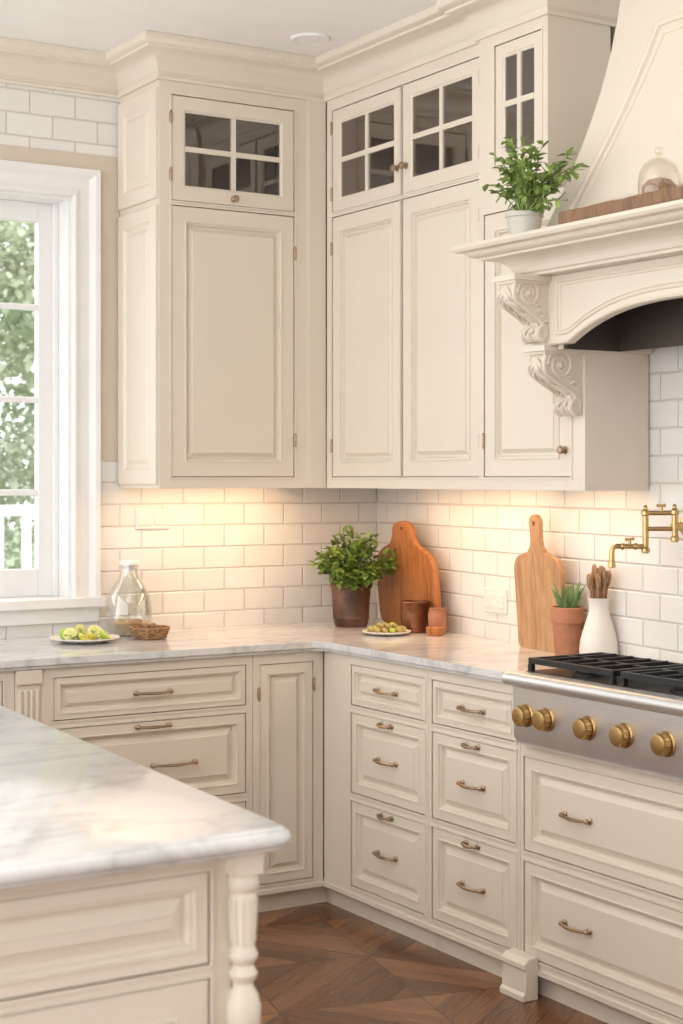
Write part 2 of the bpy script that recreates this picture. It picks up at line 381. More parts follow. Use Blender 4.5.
fin('sash',bm,WHITE,parent=w,bevel=0.003)
bm=B(); box(bm,sx0+st,sx1-st,0.128,0.132,sz0+0.1,sz1-st); fin('glass_pane',bm,GLASS,parent=w)
# outlets
def outlet(run,cx,cz,w,h,label):
    e=empty('wall_outlet',(cx,0,cz-h/2),run); tag(e,label,'electrical outlet')
    bm=B(); loops_rect(bm,cx-w/2,cx+w/2,cz-h/2,cz+h/2,-0.008,[(0,0.0075),(0,0.003),(0.004,0)]); fin('cover_plate',bm,PLATE,run,e)
    for s in (-1,1):
        bm=B(); xx=cx+s*w*0.24
        loops_rect(bm,xx-w*0.19,xx+w*0.19,cz-h*0.27,cz+h*0.27,-0.012,[(0,0.004),(0,0.001),(0.001,0)])
        for q in (-1,1): box(bm,xx+q*0.006-0.0009,xx+q*0.006+0.0009,-0.0124,-0.0118,cz-0.007,cz+0.007,1)
        fin('socket',bm,[PLATE,GREYC],run,e)
outlet(RB,-0.99,1.33,0.135,0.075,'white double outlet plate on the tiled wall beside the window')
outlet(RW,0.945,1.055,0.15,0.085,'white double outlet plate on the tiled wall beside a cutting board')
# ------------------------------------------------------------------ upper cabinets
REC=0.03
ul=cabinet('upper_cabinet','tall cream wall cabinet with glazed top door beside the window',RB,-1.12,-0.452,1.446,2.998,-0.34,-0.002,
 [dict(k='door',x0=-1.075,x1=-0.58,z0=1.485,z1=2.435,hinges=[(-0.578,1.62),(-0.578,2.3)]),
  dict(k='glass',x0=-1.075,x1=-0.58,z0=2.45,z1=2.82,fw=0.055,knobs=[(-0.83,2.475)],hinges=[(-1.077,2.54),(-1.077,2.74)])],shelves=(2.442,),
  extra=lambda bm:(box(bm,-0.528,-0.522,-0.345,-0.339,1.446,2.9),box(bm,-0.522,-0.452,-0.350,-0.34,1.446,2.865)),rec=REC)
for za,zb in ((1.46,2.43),(2.455,2.84)):
    bm=B(); loops_rect(bm,0.012,0.333,za,zb,-1.132,[(0,0.0115),(0,0.002),(0.002,0),(0.05,0),(0.054,0.004),(0.062,0.009),(0.07,0.009),(0.085,0.002),(0.087,0.001)])
    fin('side_panel',bm,CREAM,RR,ul)
cabinet('upper_cabinet','cream double door wall cabinet with glazed upper doors in the corner',RR,0.355,1.314,1.446,2.998,-0.45,-0.165,
 [dict(k='door',x0=0.393,x1=0.845,z0=1.485,z1=2.435,hinges=[(0.391,1.6),(0.391,2.32)]),
  dict(k='door',x0=0.853,x1=1.297,z0=1.485,z1=2.435,hinges=[(1.299,1.6),(1.299,2.32)]),
  dict(k='glass',x0=0.393,x1=0.845,z0=2.45,z1=2.825,knobs=[(0.822,2.545)],hinges=[(0.391,2.52),(0.391,2.76)]),
  dict(k='glass',x0=0.853,x1=1.297,z0=2.45,z1=2.825,knobs=[(0.876,2.545)],hinges=[(1.299,2.52),(1.299,2.76)])],shelves=(2.442,),rec=REC)
def upB(bm):
    ops=[dict(x0=1.40,x1=1.632,z0=2.45,z1=2.83)]
    framecells(bm,1.317,1.66,2.34,2.998,-0.47,ops)
    box(bm,1.317,1.335,-0.45,-0.225,2.34,2.998); box(bm,1.642,1.66,-0.45,-0.225,2.34,2.998)
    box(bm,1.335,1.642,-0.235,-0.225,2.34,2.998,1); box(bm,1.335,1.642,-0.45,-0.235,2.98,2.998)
ub=cabinet('upper_cabinet','cream wall cabinet with narrow glazed top door beside range hood',RR,1.317,1.83,1.446,2.34,-0.47,-0.225,
 [dict(k='door',x0=1.345,x1=1.768,z0=1.485,z1=2.31,knobs=[(1.742,1.565)],hinges=[(1.343,1.6)])],extra=upB,rec=REC)
front(ub,RR,-0.47,dict(k='glass',x0=1.40,x1=1.632,z0=2.45,z1=2.83,fw=0.042))
# ------------------------------------------------------------------ base cabinets
TOE=0.03
def stack(x0,x1,small=0.06,big=0.105,sh=0.0,low=None):
    xm=(x0+x1)/2; r=[]; lw=low or big
    r.append(dict(k='drawer',x0=x0,x1=x1,z0=0.716,z1=0.854,fw=0.022,bev=0.012,pulls=[(xm,0.785,big)]))
    r.append(dict(k='drawer',x0=x0,x1=x1,z0=0.420,z1=0.692,fw=0.034,bev=0.018,pulls=[(xm+sh,0.545 if sh else 0.556,lw),(xm,0.675,small)]))
    r.append(dict(k='drawer',x0=x0,x1=x1,z0=0.106,z1=0.394,fw=0.034,bev=0.018,pulls=[(xm+sh,0.25,lw),(xm,0.377,small)]))
    return r
cabinet('base_cabinet','cream three drawer base cabinet under the marble worktop by the window',RB,-1.665,-0.911,0.08,0.884,-0.63,-0.01,stack(-1.625,-0.936,big=0.12,small=0.11,sh=0.075,low=0.15),toe=TOE)
cabinet('base_cabinet','narrow cream base cabinet with one raised panel door in the corner',RB,-0.909,-0.632,0.08,0.884,-0.63,-0.01,
 [dict(k='door',x0=-0.885,x1=-0.672,z0=0.10,z1=0.85,fw=0.035,bev=0.012,hinges=[(-0.887,0.2),(-0.887,0.75),(-0.670,0.77)])],toe=TOE,
 extra=lambda bm:(box(bm,-0.632,-0.60,-0.60,-0.58,0,0.08),box(bm,-0.60,-0.59,-0.6335,-0.58,0,0.08)))
cabinet('base_cabinet','cream base cabinet below the window',RB,-2.32,-1.752,0.08,0.884,-0.63,-0.01,
 [dict(k='drawer',x0=-2.28,x1=-1.79,z0=0.716,z1=0.854,fw=0.022,bev=0.014),dict(k='door',x0=-2.28,x1=-1.79,z0=0.10,z1=0.69)],toe=TOE)
bm=B(); box(bm,-1.750,-1.667,-0.635,-0.01,0,0.884)
box(bm,-1.7505,-1.6665,-0.648,-0.635,0.84,0.884); box(bm,-1.7505,-1.6665,-0.648,-0.635,0,0.1)
for i in range(4): tube(bm,[(-1.736+i*0.0185,-0.636,0.12),(-1.736+i*0.0185,-0.636,0.82)],0.0075,8)
tag(fin('pilaster',bm,CREAM,bevel=0.002),'cream fluted pilaster between two base cabinets','pilaster')
cabinet('base_cabinet','cream three drawer base cabinet beside the inside corner',RR,0.634,1.268,0.08,0.884,-0.63,-0.165,stack(0.811,1.25),toe=TOE)
cabinet('base_cabinet','cream three drawer base cabinet next to the range top',RR,1.270,1.731,0.08,0.884,-0.63,-0.22,stack(1.288,1.713),toe=TOE)
cabinet('base_cabinet','wide cream drawer cabinet with two deep drawers under the range top',RR,1.733,2.99,0.08,0.722,-0.63,-0.365,
 [dict(k='drawer',x0=1.750,x1=2.97,z0=0.41,z1=0.682,fw=0.036,bev=0.018,pulls=[(1.985,0.546,0.105),(2.74,0.546,0.105)]),
  dict(k='drawer',x0=1.750,x1=2.97,z0=0.106,z1=0.382,fw=0.036,bev=0.018,pulls=[(1.985,0.244,0.105),(2.74,0.244,0.105)])],toe=TOE)
bm=B()
extr_x(bm,[(-0.6365,0.0),(-0.690,0.0),(-0.690,0.016),(-0.682,0.024),(-0.678,0.085),(-0.686,0.092),(-0.686,0.104),(-0.668,0.118),(-0.6365,0.122)],1.712,1.822)
tag(fin('bracket_foot',bm,CREAM,RR,bevel=0.002),'cream square plinth foot on the floor at the base cabinet','furniture foot')
# ------------------------------------------------------------------ worktop
def wx(y): return -SL*abs(y)
bm=B()
prism(bm,[(-2.34,-0.001),(-0.002,-0.001),(wx(2.985)-0.002,-2.985),(-0.362,-2.985),(-0.362,-1.762),(-0.66,-1.762),(-0.66,-0.69),(-0.69,-0.66),(-2.34,-0.66)],0.898,0.92)
prism(bm,[(-2.34,-0.002),(-0.003,-0.002),(wx(2.985)-0.003,-2.984),(-0.363,-2.984),(-0.363,-1.762),(-0.648,-1.762),(-0.648,-0.685),(-0.685,-0.648),(-2.34,-0.648)],0.886,0.8985)
tag(fin('worktop',bm,MARBLE,bevel=0.006,bseg=3),'polished white marble worktop with grey veins running round the corner','countertop')
# ------------------------------------------------------------------ island
bm=B()
def rpoly(x0,x1,y0,y1,r,n=6):
    pts=[]
    for cx,cy,a0 in ((x1-r,y0+r,-90),(x1-r,y1-r,0),(x0+r,y1-r,90),(x0+r,y0+r,180)):
        for i in range(n+1):
            a=math.radians(a0+90*i/n); pts.append((cx+r*math.cos(a),cy+r*math.sin(a)))
    return pts
ed=[(0.030,0.882),(0.018,0.8825),(0.014,0.885),(0.013,0.889),(0.009,0.8915),(0.004,0.893),(0.001,0.897),(0.0,0.902),(0.0012,0.908),(0.0045,0.9135),(0.009,0.9165),(0.0095,0.9185),(0.012,0.92)]
R_=[]
for ins,z in ed:
    R_.append([bm.verts.new((x+(0.055*(y+3.18) if x>-3 else 0),y,z)) for x,y in rpoly(-3.9+ins,-2.215-ins,-3.18+ins,-1.15-ins,0.030-ins*0.5,8)])
for a,b in zip(R_,R_[1:]):
    for i in range(len(a)): bm.faces.new((a[i],a[(i+1)%len(a)],b[(i+1)%len(a)],b[i]))
bm.faces.new(R_[0][::-1]); bm.faces.new(R_[-1])
tag(fin('island_worktop',bm,MARBLE,smooth=True),'polished white marble slab with grey veins on the kitchen island','countertop')
ie=empty('kitchen_island',(-3.05,-2.15,0)); tag(ie,'cream kitchen island cabinet with turned corner leg','kitchen island')
bm=B()
ops=[dict(x0=-2.98,x1=-2.335,z0=0.70,z1=0.852),dict(x0=-2.98,x1=-2.335,z0=0.12,z1=0.680),dict(x0=-3.75,x1=-3.05,z0=0.12,z1=0.852)]
framecells(bm,-3.85,-2.298,0.0,0.88,-3.105,ops)
box(bm,-3.85,-2.26,-3.085,-1.2,0.0,0.88)
box(bm,-3.85,-2.298,-3.115,-3.105,0.0,0.07)
extr_x(bm,[(-3.105,0.88),(-3.13,0.88),(-3.126,0.874),(-3.118,0.871),(-3.112,0.866),(-3.105,0.864)],-3.85,-2.30)
fin('body',bm,CREAM,parent=ie)
for o,k in zip(ops,('drawer','door','door')):
    q=dict(o); q['k']=k; q['fw']=0.026 if k=='drawer' else 0.06; q['bev']=0.022
    front(ie,RB,-3.105,q)
bm=B(); LX,LY=-2.284,-3.123; M=Matrix.Translation((LX,LY,0)); k=0.66
box(bm,LX-0.024,LX+0.024,LY-0.024,LY+0.024,0.845,0.882)
box(bm,LX-0.027,LX+0.027,LY-0.027,LY+0.027,0.874,0.8815)
lathe(bm,[(r*k,z) for r,z in [(0.024,0.0),(0.034,0.01),(0.036,0.04),(0.026,0.07),(0.022,0.10),(0.03,0.2),(0.034,0.32),(0.03,0.42),(0.02,0.50),(0.018,0.52),(0.028,0.527),(0.03,0.535),(0.022,0.545),(0.02,0.555),(0.034,0.58),(0.043,0.605),(0.044,0.63),(0.036,0.650),(0.026,0.662),(0.023,0.668),(0.032,0.675),(0.036,0.683),(0.029,0.692),(0.024,0.698),(0.034,0.706),(0.037,0.714),(0.031,0.722),(0.028,0.73),(0.034,0.808),(0.030,0.815),(0.038,0.822),(0.039,0.832),(0.034,0.845)]],M,32)
for i in range(12):
    a=2*math.pi*i/12
    tube(bm,[(LX+0.028*k*math.cos(a),LY+0.028*k*math.sin(a),0.732),(LX+0.034*k*math.cos(a),LY+0.034*k*math.sin(a),0.806)],0.0024,6)
fin('leg',bm,CREAM,parent=ie,smooth=True)
# ------------------------------------------------------------------ range top
YC=2.37
rt=empty('stove',(YC,-0.5,0.725),RR); tag(rt,'stainless steel gas range top with brass knobs and black grates','stove')
bm=B()
extr_x(bm,[(-0.366,0.724),(-0.366,0.932),(-0.70,0.932)]+arc((-0.712,0.931),(-0.712,0.896),(-0.733,0.914),6)+[(-0.694,0.893),(-0.682,0.887),(-0.680,0.745),(-0.672,0.735),(-0.672,0.724)],1.766,2.974)
fin('body',bm,STEEL,RR,rt,smooth=True)
bm=B(); box(bm,1.79,2.95,-0.655,-0.385,0.932,0.9335); fin('burner_pan',bm,DARK,RR,rt)
for ky in (1.826,1.918,2.092,2.238,2.395,2.56,2.72,2.88):
    M=Matrix.Translation((ky,-0.681,0.812))@Matrix.Rotation(math.radians(90),4,'X')
    bm=B(); lathe(bm,[(0.033,0),(0.033,0.004),(0.030,0.007),(0.024,0.007)],M,28)
    lathe(bm,[(0.024,0.006),(0.0275,0.010),(0.0275,0.028),(0.0255,0.033),(0.020,0.035)],M,28)
    for i in range(14):
        a=2*math.pi*i/14
        tube(bm,[M@Vector((0.0272*math.cos(a),0.0272*math.sin(a),0.011)),M@Vector((0.0273*math.cos(a),0.0273*math.sin(a),0.028))],0.0022,5)
    fin('knob',bm,KNOBB,RR,rt,smooth=True)
for g0 in (1.80,2.19,2.58):
    g1=g0+0.36; bm=B(); za,zb=0.955,0.972; t=0.007
    ya,yb=-0.648,-0.39
    for yy in (ya,yb): box(bm,g0,g1,yy-t,yy+t,za,zb)
    for xx in (g0+t,g1-t): box(bm,xx-t,xx+t,ya,yb,za,zb)
    box(bm,g0,g1,(ya+yb)/2-t,(ya+yb)/2+t,za,zb)
    for f in (0.2,0.4,0.6,0.8):
        xx=g0+(g1-g0)*f; box(bm,xx-0.005,xx+0.005,ya,yb,za,zb+0.003)
    for xx in (g0+t,g1-t):
        for yy in (ya,yb): box(bm,xx-0.008,xx+0.008,yy-0.008,yy+0.008,0.9335,za)
    fin('grate',bm,IRON,RR,rt,bevel=0.002)
    for yy in (-0.585,-0.455):
        bm=B(); lathe(bm,[(0.045,0.9335),(0.045,0.94),(0.035,0.944),(0.035,0.951),(0.03,0.954)],Matrix.Translation(((g0+g1)/2,yy,0)),24)
        fin('burner',bm,IRON,RR,rt,smooth=True)
# ------------------------------------------------------------------ hood
hd=empty('range_hood',(2.36,-0.5,1.66),RR); tag(hd,'cream plaster range hood with moulded mantel and carved corbels','range hood')
H0,H1=1.70,3.02
bm=B()
mp=[(0,2.058),(0.012,2.058),(0.014,2.066),(0.020,2.068)]+arc((0.022,2.072),(0.085,2.110),(0.03,2.108),6)+[(0.093,2.111),(0.093,2.117)]+arc((0.105,2.119),(0.118,2.135),(0.122,2.125),3)+[(0.145,2.136),(0.151,2.144),(0.145,2.155),(0,2.155)]
YL=-1.76
hp=[(-0.475,YL),(-0.64,YL),(-0.64,-H1+0.06),(-0.40,-H1+0.06)]
sweep(bm,mp,hp)
prism(bm,[(-0.474,YL-0.001),(-0.639,YL-0.001),(-0.639,-H1+0.061),(-0.375,-H1+0.061),(-0.24,-1.835),(-0.474,-1.835)],2.0585,2.1545)
fin('mantel_shelf',bm,CREAM,parent=hd)
bm=B(); ya,yb=-0.60,-0.576
A0,A1=1.91,2*YC-1.91
AH=0.088; ZT=2.0575
def ar(x,h=AH,e=2.8):
    s=min(1,abs((x-YC)/((A1-A0)/2))); return h*(1-s**e)
X_=[H0+0.035,1.83,A0]+[A0+(A1-A0)*i/48 for i in range(1,48)]+[A1,2*YC-1.83,H1-0.035]
ring=[[bm.verts.new((x,y,z)) for (y,z) in ((ya,1.862+ar(x)),(ya,ZT),(yb,ZT),(yb,1.862+ar(x)))] for x in X_]
for a,b in zip(ring,ring[1:]):
    for i in range(4): bm.faces.new((a[i],a[(i+1)%4],b[(i+1)%4],b[i]))
bm.faces.new(ring[0]); bm.faces.new(ring[-1][::-1])
tube(bm,[(x,ya-0.001,1.868+ar(x)) for x in X_[1:-1]],0.0055,8)
def panelloop(m,zt,r):
    X0=1.862+m; X1=2*YC-X0
    lo=[(X0+(X1-X0)*i/40) for i in range(41)]
    p=[(x,ya-0.0005,1.862+0.030+m*0.6+ar(x)) for x in lo]
    tube(bm,p,r,8); tube(bm,[p[0],(X0,ya-0.0005,zt)],r,8); tube(bm,[(X0,ya-0.0005,zt),(X1,ya-0.0005,zt)],r,8); tube(bm,[(X1,ya-0.0005,zt),p[-1]],r,8)
panelloop(0,2.040,0.005); panelloop(0.016,2.029,0.0028)
box(bm,H0+0.035,H0+0.065,yb,-0.475,1.862,ZT)
box(bm,H1-0.065,H1-0.035,yb,-0.38,1.862,ZT)
box(bm,1.835,1.86,yb,-0.24,1.85,ZT)
fin('valance',bm,CREAM,RR,hd)
bm=B()
box(bm,1.862,2.95,-0.375,-0.366,1.85,2.056); box(bm,1.862,1.872,-0.574,-0.375,1.85,2.056); box(bm,2.94,2.95,-0.574,-0.375,1.87,2.056); box(bm,1.862,2.95,-0.574,-0.375,2.03,2.056)
fin('liner',bm,LINER,RR,hd)
bm=B()
for i in range(3):
    q=1.98+i*0.28; box(bm,q,q+0.25,-0.54,-0.40,2.015,2.03)
box(bm,2.20,2.72,-0.40,-0.376,1.852,1.866)
fin('grease_filter',bm,STEEL,RR,hd)
# chimney (gently flared)
bm=B()
def cxf(z):
    t=(z-2.155)/(3.0-2.155); return -0.66+0.29*t+0.035*math.sin(math.pi*min(1,t*1.0))
def lvl(z):
    t=(z-2.155)/(3.0-2.155); xf=cxf(z); s=0.045*math.sin(math.pi*min(1,t*0.9))*0.9
    l=1.865+0.02*t+s*0.8
    return [bm.verts.new(v) for v in ((l,xf,z),(4.74-l,xf,z),(4.74-l,-0.352,z),(l,-0.24,z))]
L=[lvl(2.155+0.843*i/12) for i in range(13)]
for a,b in zip(L,L[1:]):
    for i in range(4): bm.faces.new((a[i],a[(i+1)%4],b[(i+1)%4],b[i]))
bm.faces.new(L[0][::-1]); bm.faces.new(L[-1])
def ch(x,z): return (x,cxf(z)-0.001,z)
def seg(p,q,n=8): return [ch(p[0]+(q[0]-p[0])*i/n,p[1]+(q[1]-p[1])*i/n) for i in range(n+1)]
for off,r in ((0,0.012),(0.032,0.007)):
    a=(1.955+off,2.20+off); b=(2.10+off*0.8,2.74-off); c=(4.74-b[0],b[1]); d=(4.74-a[0],a[1])
    for s_ in (seg(a,b),seg(b,c),seg(c,d),seg(d,a)): tube(bm,s_,r,8)
fin('chimney',bm,CREAM,RR,hd,smooth=True)
# corbels
def corbel(x0,x1,yb,p,z0,z1):
    bm=B(); n=40; pts=[]
    hcap=0.016; zt=z1-hcap; w=x1-x0; xm=(x0+x1)/2; H=zt-z0
    def out(t):
        s=max(0,min(1,(t-0.30)/0.45)); s=s*s*(3-2*s)
        v=p*(0.93*(1-s)+0.17*s)
        v+=p*0.07*math.sin(math.pi*min(1,t/0.42)) if t<0.42 else 0
        v+=p*0.14*math.sin(math.pi*(t-0.74)/0.26) if t>0.74 else 0
        return v
    for i in range(n+1):
        t=i/n; pts.append((yb-out(t),zt-H*t))
    extr_x(bm,[(yb,zt)]+pts+[(yb,z0)],x0+0.010,x1-0.010)
    box(bm,x0-0.004,x1+0.004,yb-p*1.08,yb,zt,z1)
    box(bm,x0+0.003,x1-0.003,yb-p*1.02,yb,zt-0.008,zt)
    for sx in (-1,1): tube(bm,[(xm+sx*w*0.37,y,z) for y,z in pts],0.0068,8)
    tube(bm,[(xm,y-0.003,z) for y,z in pts[4:-1]],[0.007-0.004*(i/(n-4)) for i in range(n-4)],8)
    for sx in (-1,1):
        for k0,ln in ((4,9),(11,9),(18,9),(25,8)):
            for q,am in ((0,0.30),(2,0.18)):
                lp=[];rr=[]
                for m in range(8):
                    u=m/7; j=min(n,int(round(k0+q+u*ln))); y,z=pts[j]
                    lp.append((xm+sx*w*am*math.sin(u*math.pi*0.62),y-0.004-0.006*u*math.sin(math.pi*u),z)); rr.append(0.0018+0.0042*math.sin(math.pi*(0.08+0.88*u)))
                tube(bm,lp,rr,7)
    for sx in (-1,1):
        xs=x0+0.010 if sx<0 else x1-0.010
        tube(bm,[(xs,y+0.006,z) for y,z in pts],0.004,6)
        for (cy,cz,R) in ((yb-p*0.58,zt-H*0.21,p*0.34),(yb-p*0.17,zt-H*0.86,p*0.14)):
            sp=[]
            for k in range(50):
                a=k/49*4.4*math.pi; r=R*(1-k/49*0.86)
                sp.append((xs,cy-r*math.cos(a),cz+r*math.sin(a)))
            tube(bm,sp,[0.0058-0.003*k/49 for k in range(50)],6)
            ball(bm,(xs,cy,cz),R*0.2,seg=10)
        for q in range(4):
            y0_,z0_=yb-p*(0.42-0.08*q),zt-H*(0.42+0.09*q)
            tube(bm,[(xs,y0_,z0_),(xs+sx*0.002,y0_+p*0.10,z0_+0.006),(xs,y0_+p*0.20,z0_-0.004)],[0.0015,0.005,0.001],6)
    fin('corbel',bm,CREAM,RR,hd,smooth=True)
corbel(1.738,1.833,-0.60,0.122,1.872,2.0575)
corbel(1.737,1.828,-0.4705,0.14,1.665,1.862)
corbel(2.905,3.0,-0.60,0.122,1.872,2.0575)
# ------------------------------------------------------------------ pot filler
pf=empty('pot_filler',(1.99,-0.25,1.22),RR); tag(pf,'brass folding pot filler tap mounted on the tiled wall','tap')
bm=B()
Mw=Matrix.Translation((2.02,-0.2465,1.345))@Matrix.Rotation(math.radians(90),4,'X')
lathe(bm,[(0.032,0),(0.032,0.005),(0.022,0.010),(0.012,0.014),(0.012,0.06)],Mw,24)
P=lambda X,Y,Z:(-Y,X,Z)
def joint(X,Y,z0,z1,r):
    n=[(r*0.6,z0),(r,z0+0.004),(r,z0+0.014),(r*0.7,z0+0.018),(r*0.7,z1-0.018),(r,z1-0.014),(r,z1-0.004),(r*0.6,z1),(r*0.4,z1+0.006),(r*0.5,z1+0.010),(r*0.2,z1+0.014)]
    lathe(bm,n,Matrix.Translation(P(X,Y,0)),16)
joint(-0.30,-2.02,1.30,1.395,0.0125)
for zz in (1.383,1.338): tube(bm,[P(-0.30,-2.02,zz),P(-0.365,-1.97,zz)],0.0068,10)
joint(-0.365,-1.97,1.268,1.392,0.0125)
tube(bm,[P(-0.365,-1.97,1.287),P(-0.445,-1.939,1.289),P(-0.456,-1.934,1.285),P(-0.459,-1.933,1.27),P(-0.459,-1.933,1.235)],[0.0075,0.0075,0.0078,0.008,0.0085],12)
lathe(bm,[(0.0085,1.228),(0.011,1.230),(0.011,1.245),(0.009,1.248)],Matrix.Translation(P(-0.459,-1.933,0)),14)
for q in (0.35,0.8):
    ball(bm,P(-0.365-0.08*q,-1.97+0.031*q,1.288),0.010,seg=10)
fin('pipe',bm,BRASS,RR,pf,smooth=True)
for (X,Y,Z) in ((-0.41,-1.953,1.289),(-0.33,-1.997,1.385)):
    bm=B(); tube(bm,[P(X,Y,Z),P(X,Y,Z+0.018)],0.005,10); tube(bm,[P(X-0.02,Y-0.008,Z+0.02),P(X+0.02,Y+0.008,Z+0.02)],0.0038,8); ball(bm,P(X-0.02,Y-0.008,Z+0.02),0.0052,seg=8); ball(bm,P(X+0.02,Y+0.008,Z+0.02),0.0052,seg=8)
    fin('valve_handle',bm,BRASS,RR,pf,smooth=True)
# ------------------------------------------------------------------ plants & props
def leaf(bm,p,d,L,W,up):
    d=d.normalized(); s=d.cross(up)
    if s.length<1e-3: s=Vector((1,0,0))
    s.normalize(); n=s.cross(d)
    a=bm.verts.new(p); b=bm.verts.new(p+d*L*0.35+s*W*0.5+n*W*0.15); c=bm.verts.new(p+d*L*0.35-s*W*0.5+n*W*0.15)
    m=bm.verts.new(p+d*L*0.5-n*W*0.05); b2=bm.verts.new(p+d*L*0.72+s*W*0.36); c2=bm.verts.new(p+d*L*0.72-s*W*0.36); t=bm.verts.new(p+d*L-n*L*0.12)
    for q in ((a,b,m),(a,m,c),(b,b2,m),(m,c2,c),(b2,t,m),(m,t,c2)):
        bm.faces.new(q)
def bush(parent,base,cen,rad,nst,nlf,L,W,mat,seed):
    rd=random.Random(seed); bm=B(); bs=B()
    base=Vector(base); cen=Vector(cen)
    for i in range(nst):
        while True:
            v=Vector((rd.uniform(-1,1),rd.uniform(-1,1),rd.uniform(-0.9,1)))
            if 0.35<v.length<1: break
        tip=cen+Vector((v.x*rad[0],v.y*rad[1],v.z*rad[2]))
        b0=base+Vector((rd.uniform(-.03,.03),rd.uniform(-.03,.03),0))
        mid=b0.lerp(tip,0.5)+Vector((0,0,0.035))
        pts=[b0*(1-t)**2+mid*2*t*(1-t)+tip*t*t for t in [k/6 for k in range(7)]]
        tube(bs,pts,[0.0022-0.0002*k for k in range(7)],5)
        for k in range(nlf):
            t=0.45+0.55*(k+rd.random())/nlf; q=b0*(1-t)**2+mid*2*t*(1-t)+tip*t*t
            d=Vector((rd.gauss(0,1),rd.gauss(0,1),rd.gauss(0.2,0.6)))+v*0.7
            leaf(bm,q,d,L*rd.uniform(0.6,1.15),W*rd.uniform(0.7,1.2),Vector((rd.uniform(-.4,.4),rd.uniform(-.4,.4),1)))
    fin('foliage',bm,mat,parent=parent,smooth=False); fin('stem',bs,mat,parent=parent,smooth=True)
def pot(parent,name,x,y,z,prof,mat,zs,rs):
    M=Matrix.Translation((x,y,z)); bm=B(); lathe(bm,prof,M,36,cap=False)
    fin(name,bm,mat,parent=parent,smooth=True)
    bm=B(); lathe(bm,[(rs,z+zs-0.004),(rs*0.9,z+zs)],Matrix.Translation((x,y,0)),28); fin('soil',bm,SOIL,parent=parent,smooth=True)
CT=0.9205
x,y=-0.28,-0.25
e=empty('potted_herb',(x,y,CT)); tag(e,'bushy green herb in a dark bronze pot on the marble worktop','potted plant')
pot(e,'pot',x,y,CT,[(0.001,0),(0.058,0),(0.064,0.01),(0.068,0.03),(0.070,0.035),(0.068,0.04),(0.074,0.145),(0.080,0.148),(0.081,0.158),(0.076,0.161),(0.072,0.158),(0.066,0.12),(0.05,0.02),(0.001,0.015)],BUCKET,0.14,0.069)
bush(e,(x,y,CT+0.135),(x-0.005,y-0.03,CT+0.25),(0.20,0.165,0.12),95,10,0.038,0.024,LEAF,3)
x,y=-0.25,-1.485
e=empty('potted_aloe',(x,y,CT)); tag(e,'small spiky aloe in a terracotta pot beside a cutting board','potted plant')
pot(e,'pot',x,y,CT,[(0.001,0),(0.038,0),(0.046,0.10),(0.046,0.108),(0.052,0.109),(0.053,0.155),(0.048,0.157),(0.043,0.12),(0.03,0.02),(0.001,0.015)],TERRA,0.145,0.046)
bm=B(); rd=random.Random(5)
for i in range(28):
    a=rd.uniform(0,2*math.pi); l=rd.uniform(0.05,0.10); sp=rd.uniform(0.05,0.42)
    b=Vector((x+0.016*math.cos(a),y+0.016*math.sin(a),CT+0.14)); d=Vector((math.cos(a)*sp,math.sin(a)*sp,1))
    tube(bm,[b+d*l*t+Vector((math.cos(a),math.sin(a),0))*0.012*t*t for t in (0,.3,.6,.85,1)],[0.005,0.006,0.0045,0.002,0.0004],6)
fin('foliage',bm,ALOE,parent=e,smooth=True)
MZ=2.1555
x,y=-0.720,-1.865
e=empty('potted_herb',(x,y,MZ)); tag(e,'light green leafy herb in small pot on the hood mantel','potted plant')
pot(e,'pot',x,y,MZ,[(0.001,0),(0.038,0),(0.046,0.03),(0.050,0.052),(0.054,0.055),(0.054,0.066),(0.049,0.068),(0.045,0.05),(0.036,0.02),(0.001,0.015)],GREYC,0.058,0.044)
bush(e,(x,y,MZ+0.055),(x-0.02,y-0.065,MZ+0.17),(0.085,0.20,0.12),62,9,0.032,0.021,LEAF2,9)
def board(name,label,outer,hole,th,mat,run,bx,by,lean):
    bm=B(); n=len(outer)
    vo=[bm.verts.new((x,0,z)) for x,z in outer]
    ed=[bm.edges.new((vo[i],vo[(i+1)%n])) for i in range(n)]
    if hole:
        hx,hz,hr=hole; vh=[bm.verts.new((hx+hr*math.cos(2*math.pi*i/14),0,hz+hr*math.sin(2*math.pi*i/14))) for i in range(14)]
        ed+=[bm.edges.new((vh[i],vh[(i+1)%14])) for i in range(14)]
    bmesh.ops.triangle_fill(bm,edges=ed,use_beauty=True)
    fs=[f for f in bm.faces]
    ex=bmesh.ops.extrude_face_region(bm,geom=fs)
    bmesh.ops.translate(bm,verts=[v for v in ex['geom'] if isinstance(v,bmesh.types.BMVert)],vec=(0,-th,0))
    o=fin(name,bm,mat,bevel=0.003,noorigin=True)
    M=run@Matrix.Translation((bx,by,CT+0.0005))@Matrix.Rotation(-lean,4,'X')
    o.matrix_basis=M; WM[o.name]=M
    tag(o,label,'cutting board')
    return o
def rnd(cx,cz,r,a0,a1,n=6): return [(cx+r*math.cos(math.radians(a0+(a1-a0)*i/n)),cz+r*math.sin(math.radians(a0+(a1-a0)*i/n))) for i in range(n+1)]
w=0.14
o2=rnd(-w+0.02,0.02,0.02,180,270)+rnd(w-0.02,0.02,0.02,270,360)+rnd(w-0.05,0.26,0.05,0,70)+[(0.05,0.322),(0.032,0.34),(0.026,0.365)]+rnd(0,0.415,0.030,-20,200,10)+[(-0.026,0.365),(-0.032,0.34),(-0.05,0.322)]+rnd(-w+0.05,0.26,0.05,110,180)
board('cutting_board','light acacia wood paddle cutting board leaning on the tiles',o2,(0,0.415,0.010),0.018,WOOD2,RW,1.32,-0.035,math.radians(-4.0))
